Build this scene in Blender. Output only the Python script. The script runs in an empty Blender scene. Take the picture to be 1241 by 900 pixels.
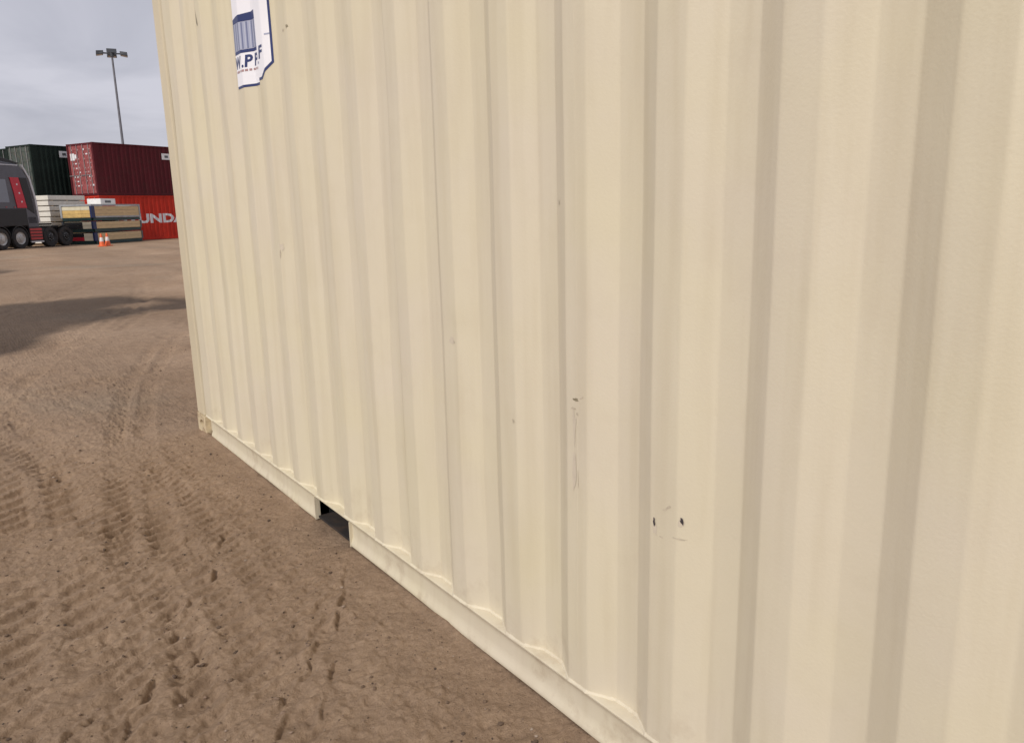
import bpy, bmesh, math, random
import numpy as np
from mathutils import Vector, Matrix, noise as mnoise
random.seed(7); rng = np.random.default_rng(11)
S = bpy.context.scene
COL = S.collection
R_ = math.radians

# ------------------------------------------------------------------ camera
cam = bpy.data.cameras.new('camera'); camo = bpy.data.objects.new('camera', cam); COL.objects.link(camo)
cam.sensor_fit = 'HORIZONTAL'; cam.sensor_width = 36; cam.lens = 36 * 930 / 1241
cam.clip_start = 0.05; cam.clip_end = 2000
right = Vector((0.80696148, -0.59012564, -0.02376772))
up = Vector((0.14131635, 0.1538546, 0.97793581))
back = Vector((-0.57344822, -0.7925153, 0.20754913))
m = Matrix((right, up, back)).transposed().to_4x4(); m.translation = (0, 0, 1.325)
camo.matrix_world = m
S.camera = camo

# ------------------------------------------------------------------ world: thin overcast over a Nishita sky
SUN_AZ = Vector((-0.879, -0.477))          # horizontal direction towards the sun
SUN_EL = R_(38)
w = bpy.data.worlds.new('World'); S.world = w; w.use_nodes = True
nt = w.node_tree; nt.nodes.clear()
def N(nt, t, **kw):
    n = nt.nodes.new(t)
    for k, v in kw.items(): setattr(n, k, v)
    return n
def L(nt, a, b): nt.links.new(a, b)
wo = N(nt, 'ShaderNodeOutputWorld'); bg = N(nt, 'ShaderNodeBackground'); bg.inputs[1].default_value = 0.10
sky = N(nt, 'ShaderNodeTexSky', sky_type='NISHITA', sun_disc=False)
sky.sun_elevation = SUN_EL; sky.sun_rotation = math.atan2(SUN_AZ.x, SUN_AZ.y)
sky.air_density = 1.0; sky.dust_density = 2.0
tc = N(nt, 'ShaderNodeTexCoord')
sep = N(nt, 'ShaderNodeSeparateXYZ'); L(nt, tc.outputs['Generated'], sep.inputs[0])
zz = N(nt, 'ShaderNodeMath', operation='MAXIMUM'); L(nt, sep.outputs[2], zz.inputs[0]); zz.inputs[1].default_value = 0.0
za = N(nt, 'ShaderNodeMath', operation='ADD'); L(nt, zz.outputs[0], za.inputs[0]); za.inputs[1].default_value = 0.16
dv = N(nt, 'ShaderNodeVectorMath', operation='DIVIDE'); L(nt, tc.outputs['Generated'], dv.inputs[0]); L(nt, za.outputs[0], dv.inputs[1])
mp = N(nt, 'ShaderNodeMapping'); L(nt, dv.outputs[0], mp.inputs[0]); mp.inputs['Scale'].default_value = (1.0, 1.0, 0.0); mp.inputs['Location'].default_value = (3.4, 1.7, 0)
n1 = N(nt, 'ShaderNodeTexNoise'); L(nt, mp.outputs[0], n1.inputs['Vector']); n1.inputs['Scale'].default_value = 1.15; n1.inputs['Detail'].default_value = 5; n1.inputs['Roughness'].default_value = 0.5; n1.inputs['Distortion'].default_value = 0.6
cr = N(nt, 'ShaderNodeValToRGB'); L(nt, n1.outputs[0], cr.inputs[0])
SKYK = 10.0
def skc(r, g, b): return (r * SKYK, g * SKYK, b * SKYK, 1)
cr.color_ramp.elements[0].position = 0.32; cr.color_ramp.elements[0].color = skc(.40, .402, .46)
cr.color_ramp.elements[1].position = 0.62; cr.color_ramp.elements[1].color = skc(.535, .53, .59)
mx = N(nt, 'ShaderNodeMix', data_type='RGBA'); mx.inputs[0].default_value = 0.93
L(nt, sky.outputs[0], mx.inputs[6]); L(nt, cr.outputs[0], mx.inputs[7])
L(nt, mx.outputs[2], bg.inputs[0]); L(nt, bg.outputs[0], wo.inputs[0])

# ------------------------------------------------------------------ sun (veiled by thin cloud) and exposure
sd = bpy.data.lights.new('sun', 'SUN'); sd.energy = 2.25; sd.angle = R_(6); sd.color = (1.0, 0.955, 0.885)
so = bpy.data.objects.new('sun', sd); COL.objects.link(so)
sdir = Vector((SUN_AZ.x * math.cos(SUN_EL), SUN_AZ.y * math.cos(SUN_EL), math.sin(SUN_EL))).normalized()
so.rotation_euler = sdir.to_track_quat('Z', 'Y').to_euler(); so.location = sdir * 50
S.view_settings.view_transform = 'Standard'; S.view_settings.look = 'None'
S.view_settings.exposure = 0.25; S.view_settings.gamma = 1.0; S.view_settings.use_curve_mapping = False

# ------------------------------------------------------------------ helpers
class MB:
    """collects shapes, build() links them as one mesh object"""
    def __init__(s): s.v = []; s.f = []
    def add(s, vs, fs):
        o = len(s.v); s.v += [tuple(v) for v in vs]; s.f += [tuple(i + o for i in f) for f in fs]; return s
    def box(s, x0, x1, y0, y1, z0, z1):
        return s.add([(x0,y0,z0),(x1,y0,z0),(x1,y1,z0),(x0,y1,z0),(x0,y0,z1),(x1,y0,z1),(x1,y1,z1),(x0,y1,z1)],
                     [(0,3,2,1),(4,5,6,7),(0,1,5,4),(1,2,6,5),(2,3,7,6),(3,0,4,7)])
    def prism_y(s, poly, y0, y1):               # poly of (x,z), extruded along y
        n = len(poly)
        vs = [(x, y0, z) for x, z in poly] + [(x, y1, z) for x, z in poly]
        return s.add(vs, [tuple(range(n)), tuple(range(2*n-1, n-1, -1))] + [(i, n+i, n+(i+1) % n, (i+1) % n) for i in range(n)])
    def cyl(s, a, b, r0, r1=None, n=12):
        a, b = Vector(a), Vector(b); r1 = r0 if r1 is None else r1
        d = (b - a).normalized(); u = d.orthogonal().normalized(); v = d.cross(u)
        vs = [a + (u*math.cos(2*math.pi*i/n) + v*math.sin(2*math.pi*i/n))*r0 for i in range(n)] + \
             [b + (u*math.cos(2*math.pi*i/n) + v*math.sin(2*math.pi*i/n))*r1 for i in range(n)]
        return s.add(vs, [tuple(range(n-1, -1, -1)), tuple(range(n, 2*n))] + [(i, (i+1) % n, n+(i+1) % n, n+i) for i in range(n)])
    def lathe_y(s, prof, c, n=28):              # prof of (radius, y): spun about a line along y through c
        vs = []
        for r, y in prof:
            for i in range(n):
                a = 2*math.pi*i/n; vs.append((c[0]+r*math.cos(a), c[1]+y, c[2]+r*math.sin(a)))
        fs = [(k*n+i, k*n+(i+1) % n, (k+1)*n+(i+1) % n, (k+1)*n+i) for k in range(len(prof)-1) for i in range(n)]
        return s.add(vs, fs)
    def lathe_z(s, prof, c, n=20):
        vs = [(c[0]+r*math.cos(2*math.pi*i/n), c[1]+r*math.sin(2*math.pi*i/n), c[2]+z) for r, z in prof for i in range(n)]
        fs = [(k*n+i, k*n+(i+1) % n, (k+1)*n+(i+1) % n, (k+1)*n+i) for k in range(len(prof)-1) for i in range(n)]
        return s.add(vs, fs)
    def build(s, name, mat, parent=None, off=(0, 0, 0), smooth=False, bevel=0, fix=True, angle=40):
        me = bpy.data.meshes.new(name)
        me.from_pydata([(x-off[0], y-off[1], z-off[2]) for x, y, z in s.v], [], s.f)
        if fix:
            b = bmesh.new(); b.from_mesh(me); bmesh.ops.recalc_face_normals(b, faces=b.faces); b.to_mesh(me); b.free()
        o = bpy.data.objects.new(name, me); COL.objects.link(o); me.materials.append(mat)
        if parent: o.parent = parent
        if bevel:
            md = o.modifiers.new('bevel', 'BEVEL'); md.width = bevel; md.segments = 2; md.limit_method = 'ANGLE'
        if smooth:
            for p in me.polygons: p.use_smooth = True
            me.set_sharp_from_angle(angle=R_(angle))
        return o
def box(name, mat, parent, x0, x1, y0, y1, z0, z1, bevel=0, off=(0,0,0)):
    return MB().box(x0, x1, y0, y1, z0, z1).build(name, mat, parent, off, bevel=bevel)
def empty(name, loc, rz, label, cat, group=None):
    o = bpy.data.objects.new(name, None); COL.objects.link(o); o.location = loc; o.rotation_euler = (0, 0, rz)
    o.empty_display_size = 0.2
    return tag(o, label, cat, group)
def tag(o, label, cat, group=None):
    o['label'] = label; o['category'] = cat
    if group: o['group'] = group
    return o

# ---- materials
def mat(name, col, rough=0.6, metal=0.0, var=0.12, scale=3.0, bump=0.0, bscale=40, dirt=0.0, dirtcol=(.20,.13,.085), spec=0.5, detail=4, stretch=(1,1,1)):
    m = bpy.data.materials.new(name); m.use_nodes = True; t = m.node_tree; p = t.nodes['Principled BSDF']
    tc = N(t, 'ShaderNodeTexCoord'); mp = N(t, 'ShaderNodeMapping'); mp.inputs['Scale'].default_value = stretch
    L(t, tc.outputs['Object'], mp.inputs[0])
    n = N(t, 'ShaderNodeTexNoise'); n.inputs['Scale'].default_value = scale; n.inputs['Detail'].default_value = detail; L(t, mp.outputs[0], n.inputs['Vector'])
    c = N(t, 'ShaderNodeValToRGB'); L(t, n.outputs[0], c.inputs[0])
    c.color_ramp.elements[0].position = .3; c.color_ramp.elements[1].position = .7
    c.color_ramp.elements[0].color = (*[x*(1-var) for x in col], 1); c.color_ramp.elements[1].color = (*[min(1, x*(1+var)) for x in col], 1)
    out = c.outputs[0]
    if dirt > 0:
        n2 = N(t, 'ShaderNodeTexNoise'); n2.inputs['Scale'].default_value = scale*2.3; n2.inputs['Detail'].default_value = 8; L(t, tc.outputs['Object'], n2.inputs['Vector'])
        mr = N(t, 'ShaderNodeMapRange'); L(t, n2.outputs[0], mr.inputs[0]); mr.inputs[1].default_value = .48; mr.inputs[2].default_value = .75; mr.inputs[4].default_value = dirt
        mx = N(t, 'ShaderNodeMix', data_type='RGBA'); L(t, mr.outputs[0], mx.inputs[0]); L(t, out, mx.inputs[6]); mx.inputs[7].default_value = (*dirtcol, 1)
        out = mx.outputs[2]
    L(t, out, p.inputs['Base Color'])
    p.inputs['Roughness'].default_value = rough; p.inputs['Metallic'].default_value = metal; p.inputs['Specular IOR Level'].default_value = spec
    if bump:
        n3 = N(t, 'ShaderNodeTexNoise'); n3.inputs['Scale'].default_value = bscale; n3.inputs['Detail'].default_value = 5; L(t, tc.outputs['Object'], n3.inputs['Vector'])
        b = N(t, 'ShaderNodeBump'); b.inputs['Strength'].default_value = bump; b.inputs['Distance'].default_value = 0.02; L(t, n3.outputs[0], b.inputs['Height']); L(t, b.outputs[0], p.inputs['Normal'])
    return m

M = {}
# beige container paint: nearly even enamel, slight roller mottling, sheet waviness, faint dust
def beige():
    m = bpy.data.materials.new('beige_paint'); m.use_nodes = True; t = m.node_tree; p = t.nodes['Principled BSDF']
    g = N(t, 'ShaderNodeNewGeometry')
    a = N(t, 'ShaderNodeTexNoise'); a.inputs['Scale'].default_value = 2.2; a.inputs['Detail'].default_value = 6; L(t, g.outputs['Position'], a.inputs['Vector'])
    mp = N(t, 'ShaderNodeMapping'); mp.inputs['Scale'].default_value = (14, 14, .9); L(t, g.outputs['Position'], mp.inputs[0])
    b = N(t, 'ShaderNodeTexNoise'); b.inputs['Scale'].default_value = 1.6; b.inputs['Detail'].default_value = 5; L(t, mp.outputs[0], b.inputs['Vector'])
    c1 = N(t, 'ShaderNodeValToRGB'); L(t, a.outputs[0], c1.inputs[0])
    c1.color_ramp.elements[0].position = .34; c1.color_ramp.elements[1].position = .66
    c1.color_ramp.elements[0].color = (.625, .558, .438, 1); c1.color_ramp.elements[1].color = (.628, .564, .412, 1)
    c2 = N(t, 'ShaderNodeValToRGB'); L(t, b.outputs[0], c2.inputs[0])
    c2.color_ramp.elements[0].position = .30; c2.color_ramp.elements[1].position = .55
    c2.color_ramp.elements[0].color = (.935, .925, .905, 1); c2.color_ramp.elements[1].color = (1, 1, 1, 1)
    mx = N(t, 'ShaderNodeMix', data_type='RGBA', blend_type='MULTIPLY'); mx.inputs[0].default_value = 1; L(t, c1.outputs[0], mx.inputs[6]); L(t, c2.outputs[0], mx.inputs[7])
    # fine speckled dust
    d = N(t, 'ShaderNodeTexNoise'); d.inputs['Scale'].default_value = 9; d.inputs['Detail'].default_value = 10; d.inputs['Roughness'].default_value = .7; L(t, g.outputs['Position'], d.inputs['Vector'])
    mr = N(t, 'ShaderNodeMapRange'); L(t, d.outputs[0], mr.inputs[0]); mr.inputs[1].default_value = .53; mr.inputs[2].default_value = .78; mr.inputs[4].default_value = .35
    # mud towards the bottom, made heavier to darken the rail against skylight
    sp = N(t, 'ShaderNodeSeparateXYZ'); L(t, g.outputs['Position'], sp.inputs[0])
    zr = N(t, 'ShaderNodeMapRange'); L(t, sp.outputs[2], zr.inputs[0]); zr.inputs[1].default_value = .30; zr.inputs[2].default_value = .0; zr.inputs[3].default_value = .22; zr.inputs[4].default_value = 2.4
    ml = N(t, 'ShaderNodeMath', operation='MULTIPLY'); L(t, mr.outputs[0], ml.inputs[0]); L(t, zr.outputs[0], ml.inputs[1])
    m2 = N(t, 'ShaderNodeMix', data_type='RGBA'); L(t, ml.outputs[0], m2.inputs[0]); L(t, mx.outputs[2], m2.inputs[6]); m2.inputs[7].default_value = (.33, .24, .155, 1)
    L(t, m2.outputs[2], p.inputs['Base Color'])
    rr = N(t, 'ShaderNodeMapRange'); L(t, a.outputs[0], rr.inputs[0]); rr.inputs[3].default_value = .50; rr.inputs[4].default_value = .64; L(t, rr.outputs[0], p.inputs['Roughness'])
    p.inputs['Specular IOR Level'].default_value = .32
    e = N(t, 'ShaderNodeTexNoise'); e.inputs['Scale'].default_value = 3.2; e.inputs['Detail'].default_value = 2; L(t, g.outputs['Position'], e.inputs['Vector'])
    b1 = N(t, 'ShaderNodeBump'); b1.inputs['Strength'].default_value = .25; b1.inputs['Distance'].default_value = .02; L(t, e.outputs[0], b1.inputs['Height'])
    f = N(t, 'ShaderNodeTexNoise'); f.inputs['Scale'].default_value = 160; f.inputs['Detail'].default_value = 3; L(t, g.outputs['Position'], f.inputs['Vector'])
    b2 = N(t, 'ShaderNodeBump'); b2.inputs['Strength'].default_value = .10; b2.inputs['Distance'].default_value = .004; L(t, f.outputs[0], b2.inputs['Height']); L(t, b1.outputs[0], b2.inputs['Normal'])
    L(t, b2.outputs[0], p.inputs['Normal'])
    return m
M['beige'] = beige()
M['beige_post'] = mat('yellowed_beige_paint', (.585,.508,.36), .55, var=.04, scale=2, dirt=.12, dirtcol=(.33,.25,.15))
M['beige_rust'] = mat('beige_paint_chipped_to_rust', (.60,.50,.33), .6, dirt=.9, dirtcol=(.19,.10,.045), scale=9)
M['black_gap'] = mat('black_underbody', (.012,.012,.013), .7, bump=.2)  # near-black for pocket tunnels, floors and cross members
M['rusty_dark'] = mat('rusty_dark_steel', (.028,.022,.020), .8, var=.4, scale=9, dirt=.3, dirtcol=(.12,.065,.035))
M['scuff'] = mat('scuffed_paint', (.48,.415,.315), .7, var=.25, scale=60)
M['scuff_mid'] = mat('worn_paint', (.52,.455,.35), .65, var=.1, scale=60)
M['scuff_pale'] = mat('scuffed_pale_paint', (.565,.495,.392), .6, var=.06, scale=60)
M['chip'] = mat('bare_dark_chip', (.055,.045,.05), .6, var=.4, scale=80)
M['scratch'] = mat('olive_scratch', (.27,.23,.15), .6, var=.35, scale=60)
M['sticker'] = mat('sticker_white_vinyl', (.82,.81,.85), .35, var=.03)
M['navy'] = mat('navy_print', (.022,.035,.13), .4, var=.15)
M['greyblue'] = mat('grey_blue_print', (.36,.38,.50), .4, var=.05)
M['midblue'] = mat('mid_blue_print', (.16,.18,.30), .4, var=.05)
M['paleblue'] = mat('pale_blue_print', (.52,.54,.62), .4, var=.05)
M['redprint'] = mat('faded_red_print', (.38,.23,.23), .5)

# ------------------------------------------------------------------ GROUND
def hash2(ix, iy, seed):
    h = (ix.astype(np.int64)*374761393 + iy.astype(np.int64)*668265263 + seed*1442695041) & 0xffffffff
    h = ((h ^ (h >> 13)) * 1274126177) & 0xffffffff
    return ((h ^ (h >> 16)) & 0xffff) / 65535.0
def vnoise(x, y, seed=0):
    ix = np.floor(x); iy = np.floor(y); fx = x-ix; fy = y-iy
    fx = fx*fx*fx*(fx*(fx*6-15)+10); fy = fy*fy*fy*(fy*(fy*6-15)+10)
    a = hash2(ix, iy, seed); b = hash2(ix+1, iy, seed); c = hash2(ix, iy+1, seed); d = hash2(ix+1, iy+1, seed)
    return (a*(1-fx)+b*fx)*(1-fy) + (c*(1-fx)+d*fx)*fy - .5
def fbm(x, y, sc, octs, seed, gain=.5):
    r = 0; a = 1
    for k in range(octs): r = r + a*vnoise(x*sc, y*sc, seed+k*17); sc *= 2.03; a *= gain
    return r
def axis(lo, hi, c0, c1, step, grow, grow_dn, cap=8.0):
    a = list(np.arange(c0, c1, step)); s = step; x = c1
    up_ = []
    while x < hi: up_.append(x); s = min(s*grow, cap); x += s
    up_.append(hi)
    dn = []; s = step*grow_dn; x = c0 - s
    while x > lo: dn.append(x); s = min(s*grow_dn, cap); x -= s
    dn.append(lo)
    return np.array(dn[::-1] + a + up_)
xs = axis(-260, 320, -0.30, 1.22, .006, 1.033, 1.055)
ys = axis(-160, 420, 1.30, 4.3, .006, 1.0115, 1.10)
GX, GY = np.meshgrid(xs, ys)
near = np.exp(-(np.maximum(0, GY-4)/14)**2)
Hh = .030*fbm(GX, GY, .35, 3, 1) * np.clip((np.hypot(GX, GY)+6)/12, .4, 1.5)
Hh += .010*fbm(GX, GY, 2.2, 3, 5) + near*(.009*fbm(GX, GY, 11, 4, 9, .66) + .012*np.abs(fbm(GX, GY, 34, 2, 21)))
def catmull(P, n=40):
    P = [np.array(p, float) for p in P]; P = [2*P[0]-P[1]] + P + [2*P[-1]-P[-2]]; out = []
    for i in range(1, len(P)-2):
        for t in np.linspace(0, 1, n, endpoint=False):
            a, b, c, d = P[i-1:i+3]
            out.append(.5*((2*b)+(-a+c)*t+(2*a-5*b+4*c-d)*t*t+(-a+3*b-3*c+d)*t**3))
    out.append(P[-2]); return np.array(out)
def tyre_track(P, width, pitch, depth, rut, seed, lug_angle=.25):
    """presses a lugged tyre along a path: rut, raised shoulders and bars across it"""
    C = catmull(P); seg = np.diff(C, axis=0); ln = np.hypot(seg[:, 0], seg[:, 1]); cum = np.concatenate([[0], np.cumsum(ln)])
    lo = C.min(0)-width*1.5; hi = C.max(0)+width*1.5
    iy = np.where((ys > lo[1]) & (ys < hi[1]))[0]; ix = np.where((xs > lo[0]) & (xs < hi[0]))[0]
    if len(iy) == 0 or len(ix) == 0: return
    sl = np.ix_(iy, ix); px = GX[sl].ravel(); py = GY[sl].ravel(); add = np.zeros(len(px))
    for s in range(0, len(px), 40000):
        qx = px[s:s+40000, None]; qy = py[s:s+40000, None]
        d2 = (qx-C[None, :, 0])**2 + (qy-C[None, :, 1])**2; k = np.minimum(d2.argmin(1), len(seg)-1)
        tx, ty = seg[k, 0]/ln[k], seg[k, 1]/ln[k]; dx = qx[:, 0]-C[k, 0]; dy = qy[:, 0]-C[k, 1]
        al = cum[k] + dx*tx + dy*ty; la = -dx*ty + dy*tx
        u = la/(width/2)
        ins = 1/(1+np.exp((np.abs(u)-1)*9)); sh = np.exp(-((np.abs(u)-1.12)/.13)**2)
        wob = vnoise(qx[:, 0]*7, qy[:, 0]*7, seed)*.03
        ph = (al + .55*la + np.abs(u)*lug_angle*pitch + wob)/pitch
        fr = ph-np.floor(ph)
        bar = np.clip((fr-.15)/.5, 0, 1)*np.clip((1-fr)/.09, 0, 1)
        wear = np.clip(.7+1.9*vnoise(qx[:, 0]*1.7+3, qy[:, 0]*1.7, seed+3)+.5*vnoise(qx[:, 0]*6, qy[:, 0]*6, seed+4), 0, 1)
        add[s:s+40000] = -rut*ins + rut*.6*sh - depth*bar*ins*np.clip((np.abs(u)-.12)*5, 0, 1)*wear
    Hh[sl] += add.reshape(len(iy), len(ix))
tyre_track([(-.35,.4),(-.02,1.6),(.10,2.6),(.16,3.6),(.18,5.0),(.0,7.5),(-.8,11.5),(-3,17)], .34, .125, .023, .004, 3)
tyre_track([(.10,.6),(.30,2.0),(.43,2.9),(.58,3.9),(.82,5.4),(1.3,7.4),(2.4,10.5),(4.5,15)], .27, .088, .021, .004, 8)
tyre_track([(.45,.2),(.62,1.5),(.80,2.4),(.84,3.4),(.78,5.0),(.45,7.3),(-.4,10.2),(-2.5,15)], .22, .075, .010, .002, 14)
tyre_track([(-1.3,.2),(-.9,2.5),(-.35,5),(.4,8),(1.4,11),(3.2,16),(6,24)], .34, .13, .023, .007, 19)
tyre_track([(-3.0,.2),(-2.6,2.5),(-2.05,5),(-1.3,8),(-.3,11),(1.5,16),(4.3,24)], .34, .13, .020, .006, 23)
tyre_track([(-3,6.2),(-.6,6.6),(.8,7.1),(1.6,7.8),(2.6,9.4),(3.4,12)], .30, .10, .022, .008, 29)
tyre_track([(-3,8.0),(-.3,8.6),(1.0,9.6),(1.9,11.4),(2.6,14.5),(3.6,20)], .30, .12, .019, .008, 33)
tyre_track([(.38,1.0),(.50,2.2),(.50,3.2),(.36,4.6),(-.1,6.6),(-1.2,9.6),(-3.4,13.5)], .30, .082, .014, .003, 41)
STROKES = [[(0.18,2.37),(0.21,2.39),(0.26,2.41),(0.35,2.43)],[(0.03,2.27),(0.1,2.27),(0.14,2.27),(0.18,2.26)],[(-0.05,2.44),(0.01,2.45),(0.02,2.47),(0.1,2.43)],[(0.11,2.54),(0.17,2.55),(0.22,2.57),(0.28,2.55)],[(-0.09,2.62),(0.02,2.58)],[(-0.01,2.99),(0.08,2.99)],[(-0.02,2.85),(0.09,2.81)],[(0.03,2.71),(0.1,2.69)],[(0.27,3.04),(0.38,3.05)],[(0.35,2.91),(0.43,2.92)],[(0.36,2.77),(0.43,2.79),(0.47,2.82)],[(0.27,3.18),(0.36,3.15)],[(0.41,2.62),(0.48,2.67)],[(0.27,2.2),(0.31,2.26)],[(0.06,2.11),(0.13,2.18)],[(0.19,2.04),(0.23,2.14)],[(0.41,2.48),(0.43,2.51)],[(0.49,2.63),(0.52,2.69)],[(0.25,3.31),(0.3,3.32)],[(0.45,3.22),(0.5,3.25)],[(0.46,3.12),(0.51,3.15)],[(0.5,3.02),(0.55,3.04)],[(-0.01,3.32),(0.05,3.29)],[(-0.02,3.17),(0.08,3.15)],[(0.84,2.35),(0.88,2.39),(0.94,2.41)],[(0.77,2.2),(0.84,2.26)],[(0.72,2.07),(0.74,2.11),(0.77,2.15),(0.83,2.14)],[(0.66,1.99),(0.7,2.02),(0.71,2.06)],[(0.56,1.91),(0.58,1.93)],[(0.52,1.8),(0.56,1.85)],[(0.53,1.75),(0.59,1.76),(0.63,1.77)],[(0.64,1.8),(0.68,1.87)],[(0.73,1.95),(0.75,1.99)],[(0.86,2.2),(0.89,2.26)],[(0.93,2.33),(0.97,2.39)],[(1.0,2.47),(1.05,2.57)],[(0.83,3.78),(0.94,3.76)],[(0.79,3.62),(0.94,3.56)],[(0.82,3.43),(0.88,3.44)],[(0.74,3.11),(0.77,3.18)],[(1.04,7.14),(1.19,7.24)],[(1.36,7.52),(1.53,7.73)],[(0.89,6.75),(1.01,6.96)],[(0.59,3.23),(0.68,3.26)],[(0.46,3.55),(0.54,3.57)],[(0.27,3.59),(0.32,3.61)],[(0.08,3.86),(0.17,3.84)],[(0.24,4.24),(0.33,4.25)],[(0.63,2.82),(0.66,2.88)],[(0.43,2.3),(0.45,2.33)]]
def gouge(P, hw, depth):
    """a pressed scarp: the soil is pushed up on one side and drops off sharply on the other"""
    P = np.array(P, float)
    if (P[-1]-P[0]).sum() < 0: P = P[::-1]
    lo = P.min(0)-hw*9; hi = P.max(0)+hw*9
    iy = np.where((ys > lo[1]) & (ys < hi[1]))[0]; ix = np.where((xs > lo[0]) & (xs < hi[0]))[0]
    if len(iy) == 0 or len(ix) == 0: return
    sl = np.ix_(iy, ix); X0 = GX[sl]; Y0 = GY[sl]
    X = X0 + .012*vnoise(X0*24, Y0*24, 5)+.006*vnoise(X0*70, Y0*70, 15); Y = Y0 + .012*vnoise(X0*24+9, Y0*24, 6)+.006*vnoise(X0*70+3, Y0*70, 16)
    best = np.full(X.shape, 9.); side = np.zeros(X.shape)
    for a, b in zip(P[:-1], P[1:]):
        d = b-a; l2 = (d**2).sum(); t = np.clip(((X-a[0])*d[0]+(Y-a[1])*d[1])/l2, 0, 1)
        ex = X-a[0]-t*d[0]; ey = Y-a[1]-t*d[1]; dist = np.hypot(ex, ey); k = dist < best
        best = np.where(k, dist, best); side = np.where(k, (ex*d[1]-ey*d[0])/math.sqrt(l2), side)
    sof = np.clip(.75+vnoise(X0*30, Y0*30, 77), .35, 1.25)
    st = np.clip(side/.010+.5, 0, 1); st = st*st*(3-2*st)                          # 0 behind the scarp, 1 in front of it
    Hh[sl] += sof*depth*(.42*(1-st)*np.exp(-(best/(hw*2.8))**2) - .58*st*np.exp(-(best/(hw*2.0))**2))
for P in STROKES:
    gouge(P, random.uniform(.008, .011), random.uniform(.017, .026))
for k in range(520):                                        # broken crumb edges and boot scuffs all over the near yard
    x = random.uniform(-2.2, 1.1); y = random.uniform(1.2, 8.5); a = random.gauss(.25, .7); l = random.uniform(.015, .07)
    gouge([(x, y), (x+l*math.cos(a), y+l*math.sin(a))], random.uniform(.004, .008), random.uniform(.007, .015))
for k in range(1500):                                       # pits and clods
    x = random.uniform(-1.4, 1.12); y = 1.2+random.random()**1.5*6; r = random.uniform(.006, .016); d = random.choice((-1, -1, 1))*random.uniform(.4, .9)*r
    iy = slice(*np.searchsorted(ys, (y-3*r, y+3*r))); ix = slice(*np.searchsorted(xs, (x-3*r, x+3*r)))
    if iy.start == iy.stop or ix.start == ix.stop: continue
    Hh[iy, ix] += d*np.exp(-(((GX[iy, ix]-x)**2+(GY[iy, ix]-y)**2)/r**2))
# settle the yard level under and right beside the containers
flat = 1/(1+np.exp(-(GX-1.02)*22)) * (GY > -1.6) * (1/(1+np.exp((GY-5.15)*18))) * (GX < 4.2)
Hh = Hh*(1-.75*flat) + .004*flat
berm = np.exp(-((GX-1.145)/.022)**2)*(GY > -1.0)*(GY < 4.9)*(1-(GY > 2.70)*(GY < 3.10))
Hh += berm*(.004+.014*np.clip(fbm(GX, GY, 5, 3, 61)+.12, 0, .6))
Hh *= np.clip(1-(np.hypot(GX, GY)-90)/80, .0, 1)
# dark patches: darker, smoother and slightly sunken ground inside these outlines
def inpoly(P):
    P = np.array(P); ins = np.zeros(GX.shape, bool); dist = np.full(GX.shape, 99.)
    wx = GX + .22*fbm(GX, GY, 1.1, 4, 51); wy = GY + .5*fbm(GX, GY, .9, 4, 52)
    for a, b in zip(P, np.roll(P, -1, 0)):
        c = ((a[1] > wy) != (b[1] > wy)); xi = (b[0]-a[0])*(wy-a[1])/((b[1]-a[1])+1e-9)+a[0]
        ins ^= c & (wx < xi)
        d = b-a; t = np.clip(((wx-a[0])*d[0]+(wy-a[1])*d[1])/(d**2).sum(), 0, 1)
        dist = np.minimum(dist, np.hypot(wx-a[0]-t*d[0], wy-a[1]-t*d[1]))
    sd_ = np.where(ins, dist, -dist)
    return np.clip(sd_/.36+.45, 0, 1)
dark_patch = inpoly([(-2.4,12.6),(-.9,14.6),(.25,14.9),(.61,15.4),(1.1,15.6),(1.8,15.15),(2.4,14.85),(2.81,14.2),(3.3,13.4),(4.1,12.9),(2.9,12.1),(2.5,12.1),(2.07,11.95),(1.63,11.56),(1.19,11.16),(.85,10.5),(.56,9.85),(.3,9.41),(-.1,8.85),(-1.2,8.1),(-2.6,9.2)])
dark_patch = dark_patch*(1-.75*inpoly([(1.9,12.95),(2.48,12.8),(2.85,13.0),(2.75,13.6),(2.2,13.5)]))
dark_patch = np.maximum(dark_patch, .8*inpoly([(-1.2,24.6),(.53,24.2),(1.06,24.0),(1.51,24.7),(1.35,25.9),(.5,27),(-1.4,26.6)]))
Hh -= .02*dark_patch
nx, ny = len(xs), len(ys)
gm = bpy.data.meshes.new('ground')
co = np.stack([GX, GY, Hh], -1).reshape(-1, 3).astype(np.float32)
i0 = (np.arange(ny-1)[:, None]*nx + np.arange(nx-1)[None, :]).ravel()
quads = np.stack([i0, i0+1, i0+nx+1, i0+nx], -1).astype(np.int32)
gm.vertices.add(len(co)); gm.vertices.foreach_set('co', co.ravel())
gm.loops.add(quads.size); gm.loops.foreach_set('vertex_index', quads.ravel())
gm.polygons.add(len(quads)); gm.polygons.foreach_set('loop_start', np.arange(0, quads.size, 4, dtype=np.int32))
gm.polygons.foreach_set('use_smooth', np.ones(len(quads), bool))
at = gm.attributes.new('dark_patch', 'FLOAT', 'POINT'); at.data.foreach_set('value', dark_patch.ravel().astype(np.float32))
gm.update(calc_edges=True)
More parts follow.
